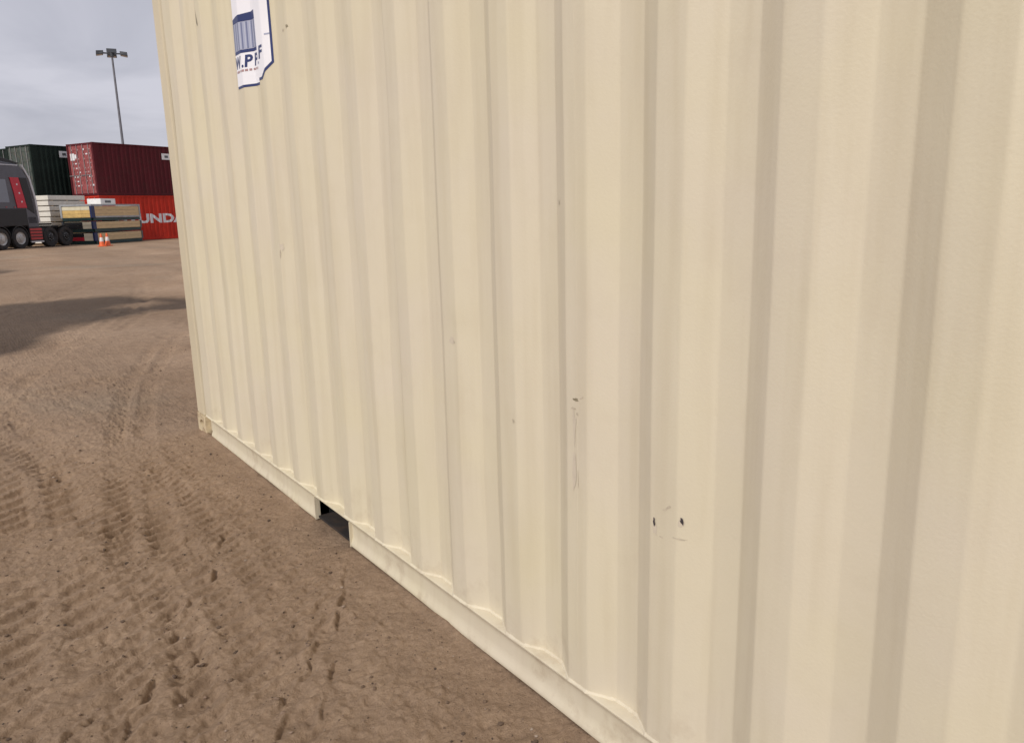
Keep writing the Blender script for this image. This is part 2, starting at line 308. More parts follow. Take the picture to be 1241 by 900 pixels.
def dirt():
    m = bpy.data.materials.new('packed_dirt'); m.use_nodes = True; t = m.node_tree; p = t.nodes['Principled BSDF']
    g = N(t, 'ShaderNodeNewGeometry')
    def noise(sc, det, ro=.5, st=(1,1,1)):
        mp = N(t, 'ShaderNodeMapping'); mp.inputs['Scale'].default_value = st; L(t, g.outputs['Position'], mp.inputs[0])
        n = N(t, 'ShaderNodeTexNoise'); n.inputs['Scale'].default_value = sc; n.inputs['Detail'].default_value = det; n.inputs['Roughness'].default_value = ro; L(t, mp.outputs[0], n.inputs['Vector']); return n.outputs[0]
    def ramp(src, *els):
        c = N(t, 'ShaderNodeValToRGB'); L(t, src, c.inputs[0])
        for i, (ps, cl) in enumerate(els):
            e = c.color_ramp.elements[i] if i < 2 else c.color_ramp.elements.new(ps)
            e.position = ps; e.color = (*cl, 1)
        return c.outputs[0]
    def mixc(f, a, b, mode='MIX'):
        x = N(t, 'ShaderNodeMix', data_type='RGBA', blend_type=mode)
        if isinstance(f, (int, float)): x.inputs[0].default_value = f
        else: L(t, f, x.inputs[0])
        for s, k in ((a, 6), (b, 7)):
            if isinstance(s, tuple): x.inputs[k].default_value = (*s, 1)
            else: L(t, s, x.inputs[k])
        return x.outputs[2]
    base = ramp(noise(.55, 7, .55), (.30, (.305, .212, .142)), (.70, (.385, .280, .198)))
    base = mixc(ramp(noise(.23, 5), (.56, (0,0,0)), (.72, (.55,.55,.55))), base, (.30, .265, .21))      # greyer, clayey patches
    grain = ramp(noise(70, 8, .7), (.32, (.80, .78, .76)), (.66, (1.14, 1.13, 1.12)))
    base = mixc(1.0, base, grain, 'MULTIPLY')
    mid = ramp(noise(9, 6, .6), (.30, (.86, .85, .84)), (.68, (1.09, 1.09, 1.08)))
    base = mixc(1.0, base, mid, 'MULTIPLY')
    # sun-bleached wheel lanes that run with the traffic
    lanes = ramp(noise(1.0, 4, .5, (.55, .10, 1)), (.42, (.90, .90, .90)), (.64, (1.12, 1.11, 1.10)))
    base = mixc(1.0, base, lanes, 'MULTIPLY')
    at = N(t, 'ShaderNodeAttribute', attribute_name='dark_patch')
    patchc = mixc(1.0, base, (.34, .34, .352), 'MULTIPLY')
    base = mixc(at.outputs['Fac'], base, patchc)
    L(t, base, p.inputs['Base Color'])
    mr = N(t, 'ShaderNodeMapRange'); L(t, at.outputs['Fac'], mr.inputs[0]); mr.inputs[3].default_value = .93; mr.inputs[4].default_value = .72; L(t, mr.outputs[0], p.inputs['Roughness'])
    p.inputs['Specular IOR Level'].default_value = .10
    b1 = N(t, 'ShaderNodeBump'); b1.inputs['Strength'].default_value = .9; b1.inputs['Distance'].default_value = .016; L(t, noise(46, 8, .68), b1.inputs['Height'])
    b2 = N(t, 'ShaderNodeBump'); b2.inputs['Strength'].default_value = .6; b2.inputs['Distance'].default_value = .006; L(t, noise(210, 5, .7), b2.inputs['Height']); L(t, b1.outputs[0], b2.inputs['Normal'])
    L(t, b2.outputs[0], p.inputs['Normal'])
    return m
gm.materials.append(dirt())
ground = bpy.data.objects.new('ground', gm); COL.objects.link(ground); ground['kind'] = 'structure'
def gz(x, y):
    return float(Hh[min(ny-1, np.searchsorted(ys, y)), min(nx-1, np.searchsorted(xs, x))])

# loose grit lying on the dirt
def grit():
    ico = bmesh.new(); bmesh.ops.create_icosphere(ico, subdivisions=1, radius=1); V0 = np.array([v.co for v in ico.verts]); F0 = np.array([[v.index for v in f.verts] for f in ico.faces]); ico.free()
    vs = []; fs = []; o = 0
    for k in range(6000):
        y = 1.25+random.random()**1.7*9; x = random.uniform(-1.6, 1.1) if y < 5.2 else random.uniform(-2, 3)
        r = min(.009, .0020*math.exp(random.gauss(.25, .5)))
        P = V0*(r*np.array([random.uniform(.8,1.4), random.uniform(.7,1.2), random.uniform(.5,.8)]))*rng.uniform(.75, 1.2, (len(V0), 1))
        a = random.random()*6.28; c, s_ = math.cos(a), math.sin(a)
        P = np.stack([P[:,0]*c-P[:,1]*s_+x, P[:,0]*s_+P[:,1]*c+y, P[:,2]+gz(x, y)+r*.3], -1)
        vs.append(P); fs.append(F0+o); o += len(V0)
    me = bpy.data.meshes.new('loose_grit'); me.from_pydata(np.concatenate(vs).tolist(), [], np.concatenate(fs).tolist())
    m = bpy.data.materials.new('grit_stone'); m.use_nodes = True; t = m.node_tree; p = t.nodes['Principled BSDF']
    g = N(t, 'ShaderNodeNewGeometry'); c = N(t, 'ShaderNodeValToRGB'); L(t, g.outputs['Random Per Island'], c.inputs[0])
    c.color_ramp.elements[0].color = (.055,.036,.026,1); c.color_ramp.elements[1].color = (.34,.27,.215,1)
    e = c.color_ramp.elements.new(.45); e.color = (.13,.085,.055,1); e = c.color_ramp.elements.new(.9); e.color = (.22,.15,.105,1)
    L(t, c.outputs[0], p.inputs['Base Color']); p.inputs['Roughness'].default_value = .9
    me.materials.append(m); ob = bpy.data.objects.new('loose_grit', me); COL.objects.link(ob)
    ob['kind'] = 'stuff'; ob['label'] = 'loose grit and small stones lying on the brown dirt'; ob['category'] = 'gravel'
grit()

# ------------------------------------------------------------------ CORRUGATED STEEL
def corr(s0, s1, E0, pitch, outer, web, inner, depth, rnd=.010):
    """polyline of (s, depth) for a corrugated sheet; E0 is where an outer flat ends"""
    k0 = math.ceil((s0+outer-E0)/pitch); pts = [(s0, 0.)]
    k = k0
    while True:
        e = E0+k*pitch
        if e+web*2+inner > s1-.004: break
        pts += [(e, 0.), (e+web, depth), (e+web+inner, depth), (e+2*web+inner, 0.)]; k += 1
    pts.append((s1, 0.))
    if not rnd: return pts
    out = [pts[0]]
    for a, b, c in zip(pts[:-2], pts[1:-1], pts[2:]):
        a, b, c = np.array(a), np.array(b), np.array(c)
        la, lc = np.linalg.norm(a-b), np.linalg.norm(c-b)
        if la < 1e-6 or lc < 1e-6: continue
        p0 = b+(a-b)/la*min(rnd, la*.45); p2 = b+(c-b)/lc*min(rnd, lc*.45)
        for t in (0, .33, .67, 1): out.append(tuple((1-t)**2*p0+2*t*(1-t)*b+t*t*p2))
    out.append(pts[-1]); return out
def pinterp(prof):
    a = np.array(prof); return lambda s: float(np.interp(s, a[:, 0], a[:, 1]))

# ================================================================== the beige container
D = 1.15; YA, YB = -1.08, 4.98; TOP = 2.896; XB = 1.14+2.438
OFF = (2.36, 1.95, 0)
bc = empty('shipping_container', OFF, 0, 'large beige corrugated steel shipping container filling the right of the picture', 'container', None)
W_Y0, W_Y1, W_Z0, W_Z1 = -.895, 4.795, .124, 2.84
prof = corr(W_Y0, W_Y1, .535, .279, .074, .068, .069, .036, .0045)
pfn = pinterp(prof)
DENTS = [(1.885, .965, .045, .0045), (3.25, 1.185, .07, .006), (1.04, .665, .060, .0035), (1.345, .80, .05, .0030), (.62, 1.55, .16, .004), (2.3, 1.75, .13, .004), (2.93, 1.05, .06, .004), (4.1, .9, .12, .006), (1.70, .38, .09, .004), (.95, 2.05, .12, .003), (3.7, .6, .10, .005)]
def warp(y, z):
    return .45*sum(d*math.exp(-((y-a)**2+(z-b)**2*.6)/r**2) for a, b, r, d in DENTS if abs(y-a) < 3*r and abs(z-b) < 4*r) + .0011*math.sin(y*5.1+z*1.3)+.0009*math.sin(z*4.3+y*11.7)+.0006*math.sin(z*9.1-y*3.3)
def wallx(y, z): return D + pfn(y) + warp(y, z)
seams = [.535-.037+.279*k for k in (-1, 3, 7, 11)]
cuts = [W_Y0] + seams + [W_Y1]
NZ = 120
for a, b in zip(cuts[:-1], cuts[1:]):
    ss = [a] + [p[0] for p in prof if a+1e-4 < p[0] < b-1e-4] + [b]
    mb = MB(); vs = []; n = len(ss)
    for j in range(NZ+1):
        z = W_Z0 + (W_Z1-W_Z0)*j/NZ
        vs += [(wallx(s, z), s, z) for s in ss]
    fs = [(j*n+i, (j+1)*n+i, (j+1)*n+i+1, j*n+i+1) for j in range(NZ) for i in range(n-1)]
    # the inside of the sheet, 2 mm behind
    mb.add(vs, fs).add([(x+.002, y, z) for x, y, z in vs], [f[::-1] for f in fs])
    mb.build('wall_panel', M['beige'], bc, OFF, smooth=True, fix=False, angle=50)
# bead of weld and sealant where the sheet stands on the rail
mb = MB(); vs = []; ss = [p[0] for p in prof]; ss = sorted(set(ss + list(np.arange(W_Y0, W_Y1, .012)))); n = 0
for y in ss:
    q = .0012*math.sin(y*310)+.0010*math.sin(y*97+1); x = wallx(y, W_Z0)
    vs += [(x-.0052-q, y, .1262), (x-.0040-q*.6, y, .1292+q*.5), (x-.0012, y, .1318+q), (x+.001, y, .1322)]; n += 1
mb.add(vs, [(k*4+i, (k+1)*4+i, (k+1)*4+i+1, k*4+i+1) for k in range(n-1) for i in range(3)]).build('weld_bead', M['beige'], bc, OFF, smooth=True)
for s in seams:                                              # welded joints between the pressed sheets
    mb = MB(); vs = []
    for j in range(81):
        z = W_Z0+.004+(W_Z1-W_Z0-.008)*j/80; q = .0006*math.sin(j*2.9)
        for dy, dx in ((-.003, .0006), (-.001, -.0003), (.001, -.0003), (.003, .0006)): vs.append((D+warp(s, z)+dx+q*.4, s+dy+q, z))
    mb.add(vs, [(j*4+i, (j+1)*4+i, (j+1)*4+i+1, j*4+i+1) for j in range(80) for i in range(3)]).build('weld_seam', M['beige'], bc, OFF, smooth=True)
# bottom rail: rolled section, recessed web, out-turned lower lip
RP = [(.030, .1265), (.001, .1265), (-.0022, .1252), (-.0028, .1225), (-.001, .1190), (.004, .1130), (.0075, .104), (.0085, .092), (.0085, .062), (.0075, .050), (.004, .038), (.000, .027), (-.0022, .019), (-.001, .0135), (.004, .012), (.060, .012), (.060, .1265)]
def rail(y0, y1, RPx=RP, name='bottom_rail'):
    n = len(RPx); st = max(2, int((y1-y0)/.12)); vs = []
    for k in range(st+1):
        y = y0+(y1-y0)*k/st; wv = .0012*math.sin(y*3.3)+.0008*math.sin(y*9.1)
        vs += [(D+o+(wv if z < .11 else 0), y, z+(.0015*math.sin(y*5.5) if z < .03 else 0)) for o, z in RPx]
    fs = [(k*n+i, (k+1)*n+i, (k+1)*n+(i+1) % n, k*n+(i+1) % n) for k in range(st) for i in range(n)]
    fs += [tuple(range(n)), tuple(range(len(vs)-1, len(vs)-n-1, -1))]
    return MB().add(vs, fs).build(name, M['beige'], bc, OFF, smooth=True, angle=55)
POCK = [(.67, 1.02), (2.725, 3.080)]
rail(-.70, POCK[0][0]); rail(POCK[0][1], POCK[1][0]); rail(POCK[1][1], 4.715)
for a, b in POCK:
    rail(a, b, [(.060, .1265), (-.002, .1265), (-.0035, .1235), (-.002, .1185), (.008, .1160), (.060, .1160)], 'pocket_header')
    mb = MB()                                                # forklift tunnel through the base
    mb.box(D+.02, XB-.02, a-.006, a, .02, .116).box(D+.02, XB-.02, b, b+.006, .02, .116).box(D+.061, XB-.02, a, b, .118, .124)
    mb.build('fork_pocket', M['black_gap'], bc, OFF)
    for yq in (a-.0065, b+.0005): box('pocket_cheek', M['beige'], bc, D-.0035, D+.061, yq, yq+.006, .0105, .1155, off=OFF)
    box('pocket_strap', M['rusty_dark'], bc, D+.010, D+.60, a+.001, b-.001, .016, .026, off=OFF)
    box('pocket_strap', M['rusty_dark'], bc, XB-.20, XB-.012, a+.001, b-.001, .014, .020, off=OFF)
for y0, y1 in ((4.716, 4.80), (-.90, -.701)):                # stepped-back rail ends by the corner castings
    MB().box(D+.022, D+.075, y0, y1, .030, .1262).box(D-.002, D+.022, y0, y1, .1215, .1262).build('rail_gusset', M['beige'], bc, OFF)
# corner posts, castings
for yc, sg in ((YB, -1), (YA, 1)):
    for xc, sx in ((1.14, 1), (XB, -1)):
        y1 = yc; y0 = yc+sg*.178
        lo, hi = min(y0, y1), max(y0, y1)
        P = [(0, .004), (0, .150), (.014, .158), (.030, .158), (.030, .1785), (.060, .1785), (.060, .060), (.150, .060), (.150, .004)]   # (in from the side, in from the end)
        n = len(P); vs = []
        for z in (.120, TOP-.120): vs += [(xc+sx*(.003+a), yc+sg*b, z) for a, b in P]
        MB().add(vs, [tuple(range(n)), tuple(range(2*n-1, n-1, -1))] + [(i, n+i, n+(i+1) % n, (i+1) % n) for i in range(n)]).build('corner_post', M['beige_post'], bc, OFF, bevel=.006)
        for z0 in (0.0, TOP-.118):
            bmx = bmesh.new()
            def hole_face(pts_fn, u0, u1, v0, v1, hu, hv):
                ring = []; n = 20
                for i in range(n):
                    a = 2*math.pi*i/n; ca, sa = math.cos(a), math.sin(a)
                    k = 1/max(abs(ca)/((u1-u0)/2), abs(sa)/((v1-v0)/2))
                    ring.append((((u0+u1)/2+ca*k, (v0+v1)/2+sa*k), ((u0+u1)/2+ca*hu, (v0+v1)/2+sa*hv)))
                A = [bmx.verts.new(pts_fn(*r[0], 0)) for r in ring]; B = [bmx.verts.new(pts_fn(*r[1], 0)) for r in ring]; C = [bmx.verts.new(pts_fn(*r[1], .03)) for r in ring]
                for i in range(n):
                    j = (i+1) % n; bmx.faces.new((A[i], A[j], B[j], B[i])); bmx.faces.new((B[i], B[j], C[j], C[i]))
                bmx.faces.new(C)
                # square off the four corners of the plate
                for cu in (u0, u1):
                    for cv in (v0, v1):
                        best = sorted(range(n), key=lambda i: (ring[i][0][0]-cu)**2+(ring[i][0][1]-cv)**2)[:2]
                        try: bmx.faces.new((bmx.verts.new(pts_fn(cu, cv, 0)), A[best[0]], A[best[1]]))
                        except ValueError: pass
            hole_face(lambda u, v, d_: (xc+sx*d_-OFF[0], u-OFF[1], v), lo, hi, z0, z0+.118, .040, .026)       # side face
            hole_face(lambda u, v, d_: (u-OFF[0], yc+sg*d_-OFF[1], v), min(xc, xc+sx*.162), max(xc, xc+sx*.162), z0, z0+.118, .032, .026)
            xa, xb_ = min(xc, xc+sx*.162)-OFF[0], max(xc, xc+sx*.162)-OFF[0]; ya, yb_ = lo-OFF[1], hi-OFF[1]
            for zq in (z0, z0+.118): bmx.faces.new([bmx.verts.new(v) for v in ((xa,ya,zq),(xb_,ya,zq),(xb_,yb_,zq),(xa,yb_,zq))])
            xi = xc+sx*.162-OFF[0]; bmx.faces.new([bmx.verts.new(v) for v in ((xi,ya,z0),(xi,yb_,z0),(xi,yb_,z0+.118),(xi,ya,z0+.118))])
            yi = yc+sg*.178-OFF[1]; bmx.faces.new([bmx.verts.new(v) for v in ((xa,yi,z0),(xb_,yi,z0),(xb_,yi,z0+.118),(xa,yi,z0+.118))])
            bmesh.ops.remove_doubles(bmx, verts=bmx.verts, dist=.0005); bmesh.ops.recalc_face_normals(bmx, faces=bmx.faces)
            me = bpy.data.meshes.new('corner_casting'); bmx.to_mesh(me); bmx.free(); me.materials.append(M['beige_rust'])
            ob = bpy.data.objects.new('corner_casting', me); COL.objects.link(ob); ob.parent = bc
box('top_rail', M['beige'], bc, D-.004, D+.056, -.90, 4.80, 2.836, TOP-.005, .006, OFF)
box('top_rail', M['beige'], bc, XB-.066, XB-.006, -.90, 4.80, 2.836, TOP-.005, .006, OFF)
mb = MB(); pr = corr(-.9, 4.8, -.7, .209, .091, .0135, .091, .02, 0)
vs = [(x, y, TOP-.012-d_) for x in (D+.05, XB-.06) for y, d_ in pr]; n = len(pr)
mb.add(vs, [(i, i+1, n+i+1, n+i) for i in range(n-1)]).build('roof', M['beige'], bc, OFF)
# far long wall, front end wall, doors
mb = MB(); n = len(prof); vs = [(XB-.012-d_, s, z) for z in (.124, 2.84) for s, d_ in prof]
mb.add(vs, [(i, i+1, n+i+1, n+i) for i in range(n-1)]).build('side_wall', M['beige'], bc, OFF, smooth=True)
mb = MB(); MBr = MB().box(XB-.066, XB-.010, -.9, 4.8, .014, .1235); MBr.build('bottom_rail', M['beige'], bc, OFF, bevel=.005)
pe = corr(1.14+.165, XB-.165, 1.45, .250, .110, .018, .104, .0455, .005); n = len(pe)
vs = [(s, YB-.022-d_, z) for z in (.13, 2.80) for s, d_ in pe]
MB().add(vs, [(i, i+1, n+i+1, n+i) for i in range(n-1)]).build('end_wall', M['beige'], bc, OFF, smooth=True)
MB().box(1.31, XB-.165, YB-.075, YB-.012, .015, .13).build('end_sill', M['beige'], bc, OFF, bevel=.005)
MB().box(1.31, XB-.165, YB-.075, YB-.012, 2.80, TOP-.01).build('end_header', M['beige'], bc, OFF, bevel=.005)
MB().box(1.31, XB-.165, YA+.012, YA+.10, .015, .13).build('door_sill', M['beige'], bc, OFF, bevel=.005)
MB().box(1.31, XB-.165, YA+.012, YA+.10, 2.78, TOP-.01).build('door_header', M['beige'], bc, OFF, bevel=.005)
for x0, x1 in ((1.30, 2.353), (2.365, XB-.16)):
    d = box('door', M['beige'], bc, x0, x1, YA+.03, YA+.075, .135, 2.775, .006, OFF)
    for xr in (x0+.28, x1-.28): MB().cyl((xr, YA+.008, .10), (xr, YA+.008, 2.81), .017).build('lock_rod', M['beige'], d, OFF, smooth=True)
box('floor', M['black_gap'], bc, D+.065, XB-.07, YA+.08, YB-.08, .128, .16, off=OFF)
for k in range(18):
    y = -.78+k*.32
    if any(a-.03 < y < b+.03 for a, b in POCK): continue
    box('cross_member', M['black_gap'], bc, D+.062, XB-.07, y, y+.045, .03, .127, off=OFF)

# ---- marks on the paint: each follows the sheet
BL = [.0005]
def on_wall(poly_yz, name, m_, eps=.0007, parent=bc, z_lo=None):
    """flat outline (y, z) -> laid on the corrugated sheet, cut where the sheet bends"""
    b = bmesh.new(); f = b.faces.new([b.verts.new((0, y, z)) for y, z in poly_yz])
    return lay(b, name, m_, eps, parent)
def lay(b, name, m_, eps, parent):
    y0 = min(v.co.y for v in b.verts); y1 = max(v.co.y for v in b.verts)
    for s, _ in prof:
        if y0 < s < y1: bmesh.ops.bisect_plane(b, geom=b.verts[:]+b.edges[:]+b.faces[:], plane_co=(0, s, 0), plane_no=(0, 1, 0))
    zs0 = min(v.co.z for v in b.verts); zs1 = max(v.co.z for v in b.verts); k = W_Z0
    while k < zs1:
        if k > zs0: bmesh.ops.bisect_plane(b, geom=b.verts[:]+b.edges[:]+b.faces[:], plane_co=(0, 0, k), plane_no=(0, 0, 1))
        k += (W_Z1-W_Z0)/NZ
    for v in b.verts: v.co = (wallx(v.co.y, v.co.z)-eps-OFF[0], v.co.y-OFF[1], v.co.z-OFF[2])
    bmesh.ops.recalc_face_normals(b, faces=b.faces)
    b.normal_update()
    if b.faces and sum(f.normal.x for f in b.faces) > 0: bmesh.ops.reverse_faces(b, faces=b.faces)
    me = bpy.data.meshes.new(name); b.to_mesh(me); b.free(); me.materials.append(m_)
    o = bpy.data.objects.new(name, me); COL.objects.link(o); o.parent = parent; return o
def blob(y, z, w_, h_, name, m_, n=11, j=.4, tilt=0.):
    BL[0] += .00004
    ps = []
    for i in range(n):
        a = 2*math.pi*i/n; r = 1+random.uniform(-j, j); py, pz = math.cos(a)*w_/2*r, math.sin(a)*h_/2*r
        ps.append((y+py*math.cos(tilt)-pz*math.sin(tilt), z+py*math.sin(tilt)+pz*math.cos(tilt)))
    on_wall(ps, name, m_, BL[0] if name != 'paint_chip' else .0026)
blob(1.080, .658, .0055, .018, 'paint_chip', M['chip']); blob(1.008, .682, .0055, .016, 'paint_chip', M['chip'], tilt=-.2)
blob(1.080, .643, .012, .030, 'scuff_mark', M['scuff_pale']); blob(1.012, .675, .014, .026, 'scuff_mark', M['scuff_pale'])
blob(1.042, .702, .017, .007, 'scuff_mark', M['scuff'], tilt=-.6); blob(1.052, .694, .014, .004, 'scuff_mark', M['scuff'], tilt=-.4)
blob(1.06, .629, .012, .004, 'scuff_mark', M['scuff']); blob(1.015, .640, .03, .004, 'scuff_mark', M['scuff_mid'])
blob(1.338, .880, .020, .007, 'scuff_mark', M['scratch']); blob(1.345, .858, .018, .005, 'scuff_mark', M['scuff']); blob(1.332, .846, .008, .006, 'scuff_mark', M['scuff'])
blob(1.343, .815, .010, .09, 'scuff_mark', M['scuff_pale'], j=.5); blob(1.330, .68, .003, .05, 'scratch_mark', M['scuff_mid'], j=.6); blob(1.344, .70, .014, .10, 'scuff_mark', M['scuff_pale'], j=.3)
blob(1.315, .890, .012, .004, 'scuff_mark', M['scuff_pale'], tilt=-.6)
blob(1.885, .955, .024, .020, 'scuff_mark', M['scuff_pale']); blob(1.874, .951, .010, .007, 'scuff_mark', M['scuff'])
blob(2.975, 2.012, .016, .012, 'scuff_mark', M['scratch']); blob(3.015, 2.006, .014, .008, 'scuff_mark', M['scuff'])
on_wall([(4.235, 2.375), (4.20, 2.375), (4.155, 2.29), (4.135, 2.235), (4.150, 2.235), (4.185, 2.29)], 'scratch_mark', M['scratch'])
blob(1.421, 1.337, .010, .010, 'scuff_mark', M['scuff_pale']); blob(1.589, .775, .009, .010, 'scuff_mark', M['scuff'])
blob(3.244, 1.19, .03, .03, 'scuff_mark', M['scuff_pale']); blob(2.72, 2.08, .012, .02, 'scuff_mark', M['scuff'])
blob(3.255, 1.16, .012, .035, 'scuff_mark', M['scuff']); blob(2.235, .775, .012, .02, 'scuff_mark', M['scuff_pale'])
for k in range(0):
    blob(random.uniform(.5, 4.5), random.uniform(.3, 2.3), random.uniform(.004, .012), random.uniform(.004, .014), 'scuff_mark', M['scuff_pale'])
MB().lathe_z([(.0001, .004), (.004, .003), (.006, 0)], (D+.004, 1.905, .1265), 8).build('rust_spot', M['rusty_dark'], bc, OFF, smooth=True)
# ---- the vinyl sign, stuck over the ribs
YR, YL, ZB, ZT, CUT = 3.205, 3.690, 1.868, 2.290, .055
def octo(g):
    c = CUT - g*.4
    return [(YR+g, ZB+g+c), (YR+g+c*1.5, ZB+g), (YL-g-c*1.5, ZB+g), (YL-g, ZB+g+c), (YL-g, ZT-g-c), (YL-g-c*1.5, ZT-g), (YR+g+c*1.5, ZT-g), (YR+g, ZT-g-c)]
sg_ = on_wall(octo(0), 'sign_sticker', M['navy'], .0012); sg_['label'] = 'white vinyl sign with navy border and container picture'
on_wall(octo(.010), 'sticker_face', M['sticker'], .0018, sg_)
def rect(y0, y1, z0, z1, name, m_, eps=.0025): on_wall([(y0, z0), (y1, z0), (y1, z1), (y0, z1)], name, m_, eps, sg_)
PY0, PY1 = 3.425, 3.66
on_wall([(PY0, 2.022), (PY1, 2.022), (PY1, 2.132), (PY0, 2.132)], 'container_picture', M['greyblue'], .0024, sg_)
for k in range(9):
    y = PY0+.008+k*.026; rect(y, y+.007, 2.024, 2.130, 'picture_stripe', M['midblue'], .0030)
    rect(y+.012, y+.015, 2.024, 2.130, 'picture_stripe', M['paleblue'], .0030)
rect(PY0-.004, PY1+.004, 2.008, 2.021, 'picture_sill', M['navy'])
on_wall([(PY0-.004, 2.133), (PY1+.03, 2.133), (PY1+.03, 2.137), (3.56, 2.160), (PY0-.004, 2.168)], 'picture_roof', M['navy'], .0026, sg_)
def text_bm(body, size, bold=.0, shear=0.):
    cu = bpy.data.curves.new('t', 'FONT'); cu.body = body; cu.size = size; cu.offset = bold; cu.shear = shear; cu.resolution_u = 3
    o = bpy.data.objects.new('t', cu); COL.objects.link(o); dg = bpy.context.evaluated_depsgraph_get(); dg.update()
    me = bpy.data.meshes.new_from_object(o.evaluated_get(dg)); b = bmesh.new(); b.from_mesh(me)
    bpy.data.objects.remove(o); bpy.data.curves.remove(cu); bpy.data.meshes.remove(me); return b
for ch, yl, wd in (('W', 3.668, .060), ('W', 3.606, .070), ('.', 3.531, .011), ('P', 3.515, .046), ('P', 3.462, .046), ('F', 3.308, .046)):
    b = text_bm(ch, .072, .0024, .12)
    xa, xb_ = min(v.co.x for v in b.verts), max(v.co.x for v in b.verts)
    for v in b.verts: v.co = (0, yl - (v.co.x-xa)*(wd/(xb_-xa)), 1.951+v.co.y*.92)
    lay(b, 'sticker_lettering', M['navy'], .0026, sg_)
for k in range(16):
    y = 3.31+k*.021; rect(y, y+random.uniform(.010, .018), 1.932, 1.941, 'small_print', M['redprint'] if k > 3 else M['greyblue'])
rect(3.215, 3.24, 2.03, 2.036, 'small_print', M['greyblue'])

# ================================================================== containers in the yard
def yard_container(name, loc, rz, length, height, pm, label, trim=None, group='containers stacked across the yard', end_m=None):
    """local x along the length, near side at y = 0, doors at x = 0"""
    t = empty(name, loc, rz, label, 'container', group); tr = trim or pm; W = 2.438; em = end_m or pm
    for y, sg in ((.0, 1), (W, -1)):
        p = corr(.17, length-.17, .40, .279, .074, .068, .069, .036, 0); n = len(p)
        vs = [(s, y+sg*(.012+d_), z) for z in (.15, height-.06) for s, d_ in p]
        MB().add(vs, [(i, i+1, n+i+1, n+i) for i in range(n-1)]).build('side_wall', pm, t)
        box('bottom_rail', tr, t, .17, length-.17, min(y, y+sg*.05)+.001, max(y, y+sg*.05), .015, .16)
        box('top_rail', tr, t, .17, length-.17, min(y, y+sg*.06)+.001, max(y, y+sg*.06), height-.075, height-.006)
    p = corr(.15, W-.15, .35, .25, .11, .018, .104, .0455, 0); n = len(p)
    vs = [(length-.03-d_, s, z) for z in (.13, height-.1) for s, d_ in p]
    MB().add(vs, [(i, i+1, n+i+1, n+i) for i in range(n-1)]).build('end_wall', em, t)
    box('roof', pm, t, .05, length-.05, .04, W-.04, height-.05, height-.02)
    box('floor', M['black_gap'], t, .1, length-.1, .08, W-.08, .10, .16)
    for x in (0, length-.1):
        box('door_header' if x == 0 else 'end_header', tr, t, x+.006, x+.094, .165, W-.165, height-.11, height-.008)
        box('door_sill' if x == 0 else 'end_sill', tr, t, x+.006, x+.094, .165, W-.165, .02, .14)
    for x in (0, length):
        for y in (0, W):
            sx = 1 if x == 0 else -1; sy = 1 if y == 0 else -1
            X = sorted((x+sx*.004, x+sx*.165)); Y = sorted((y+sy*.004, y+sy*.15))
            box('corner_post', tr, t, X[0], X[1], Y[0], Y[1], .119, height-.119)
            for z in (0, height-.118):
                X2 = sorted((x, x+sx*.178)); Y2 = sorted((y, y+sy*.162))
                box('corner_casting', tr, t, X2[0], X2[1], Y2[0], Y2[1], z, z+.118, .01)
    for y0, y1 in ((.155, W/2-.004), (W/2+.004, W-.155)):
        mb = MB(); zz0, zz1 = .145, height-.115; mb.box(.035, .07, y0, y1, zz0, zz1)
        for k in range(5):                                   # pressed ribs of the door skin
            z = zz0+.2+k*(zz1-zz0-.4)/4; mb.box(.022, .034, y0+.06, y1-.06, z-.06, z+.06)
        d = mb.build('door', em, t)
        for yr in (y0+.27, y1-.27):
            MB().cyl((.004, yr, .1), (.004, yr, height-.09), .018, n=8).build('lock_rod', M['galv'], d)
            box('rod_handle', M['galv'], d, -.022, -.008, yr, yr+.42, 1.12, 1.16)
    return t
def side_text(t, body, size, x, z, m_, bold=.02, name='lettering'):
    b = text_bm(body, size, bold)
    p = corr(.17, 12, .40, .279, .074, .068, .069, .036, 0); fn = pinterp(p)
    kx = 1.29; xs_ = [v.co.x*kx for v in b.verts]
    for v in b.verts: v.co = (v.co.x*kx+x, 0, v.co.y*.82+z)
    for s, _ in p:
        if x < s < x+max(xs_): bmesh.ops.bisect_plane(b, geom=b.verts[:]+b.edges[:]+b.faces[:], plane_co=(s, 0, 0), plane_no=(1, 0, 0))
    for v in b.verts: v.co.y = .012+fn(v.co.x)-.003
    bmesh.ops.recalc_face_normals(b, faces=b.faces)
    me = bpy.data.meshes.new(name); b.to_mesh(me); b.free(); me.materials.append(m_)
    o = bpy.data.objects.new(name, me); COL.objects.link(o); o.parent = t; return o
M['galv'] = mat('galvanised_steel', (.34,.33,.33), .5, .6, var=.2)
M['maroon'] = mat('maroon_paint_shaded', (.085,.011,.016), .7, spec=.2, var=.18, dirt=.35, dirtcol=(.07,.03,.025), scale=1.2, stretch=(3,3,.4))  # darkened for the shaded long side, so shade sits in the colour
M['maroon_lit_end'] = mat('maroon_paint_lit', (.27,.060,.062), .6, var=.2, dirt=.5, dirtcol=(.35,.17,.15), scale=3)  # same maroon lightened for the sunlit door end; light is in the colour
M['maroon_pale'] = mat('faded_pale_marking', (.40,.22,.22), .6)
M['red'] = mat('bright_red_paint', (.50,.034,.018), .65, spec=.2, var=.15, dirt=.35, dirtcol=(.22,.02,.012), scale=1.5, stretch=(3,3,.4))
M['green'] = mat('dark_green_paint', (.010,.019,.015), .7, spec=.2, var=.25, scale=1.5)
M['green_lit_end'] = mat('green_paint_lit', (.055,.072,.062), .65, var=.2, dirt=.3, scale=2)  # lighter end-face green with sunlight painted into its colour
M['slate'] = mat('slate_grey_paint', (.10,.11,.12), .6, var=.2, dirt=.3)
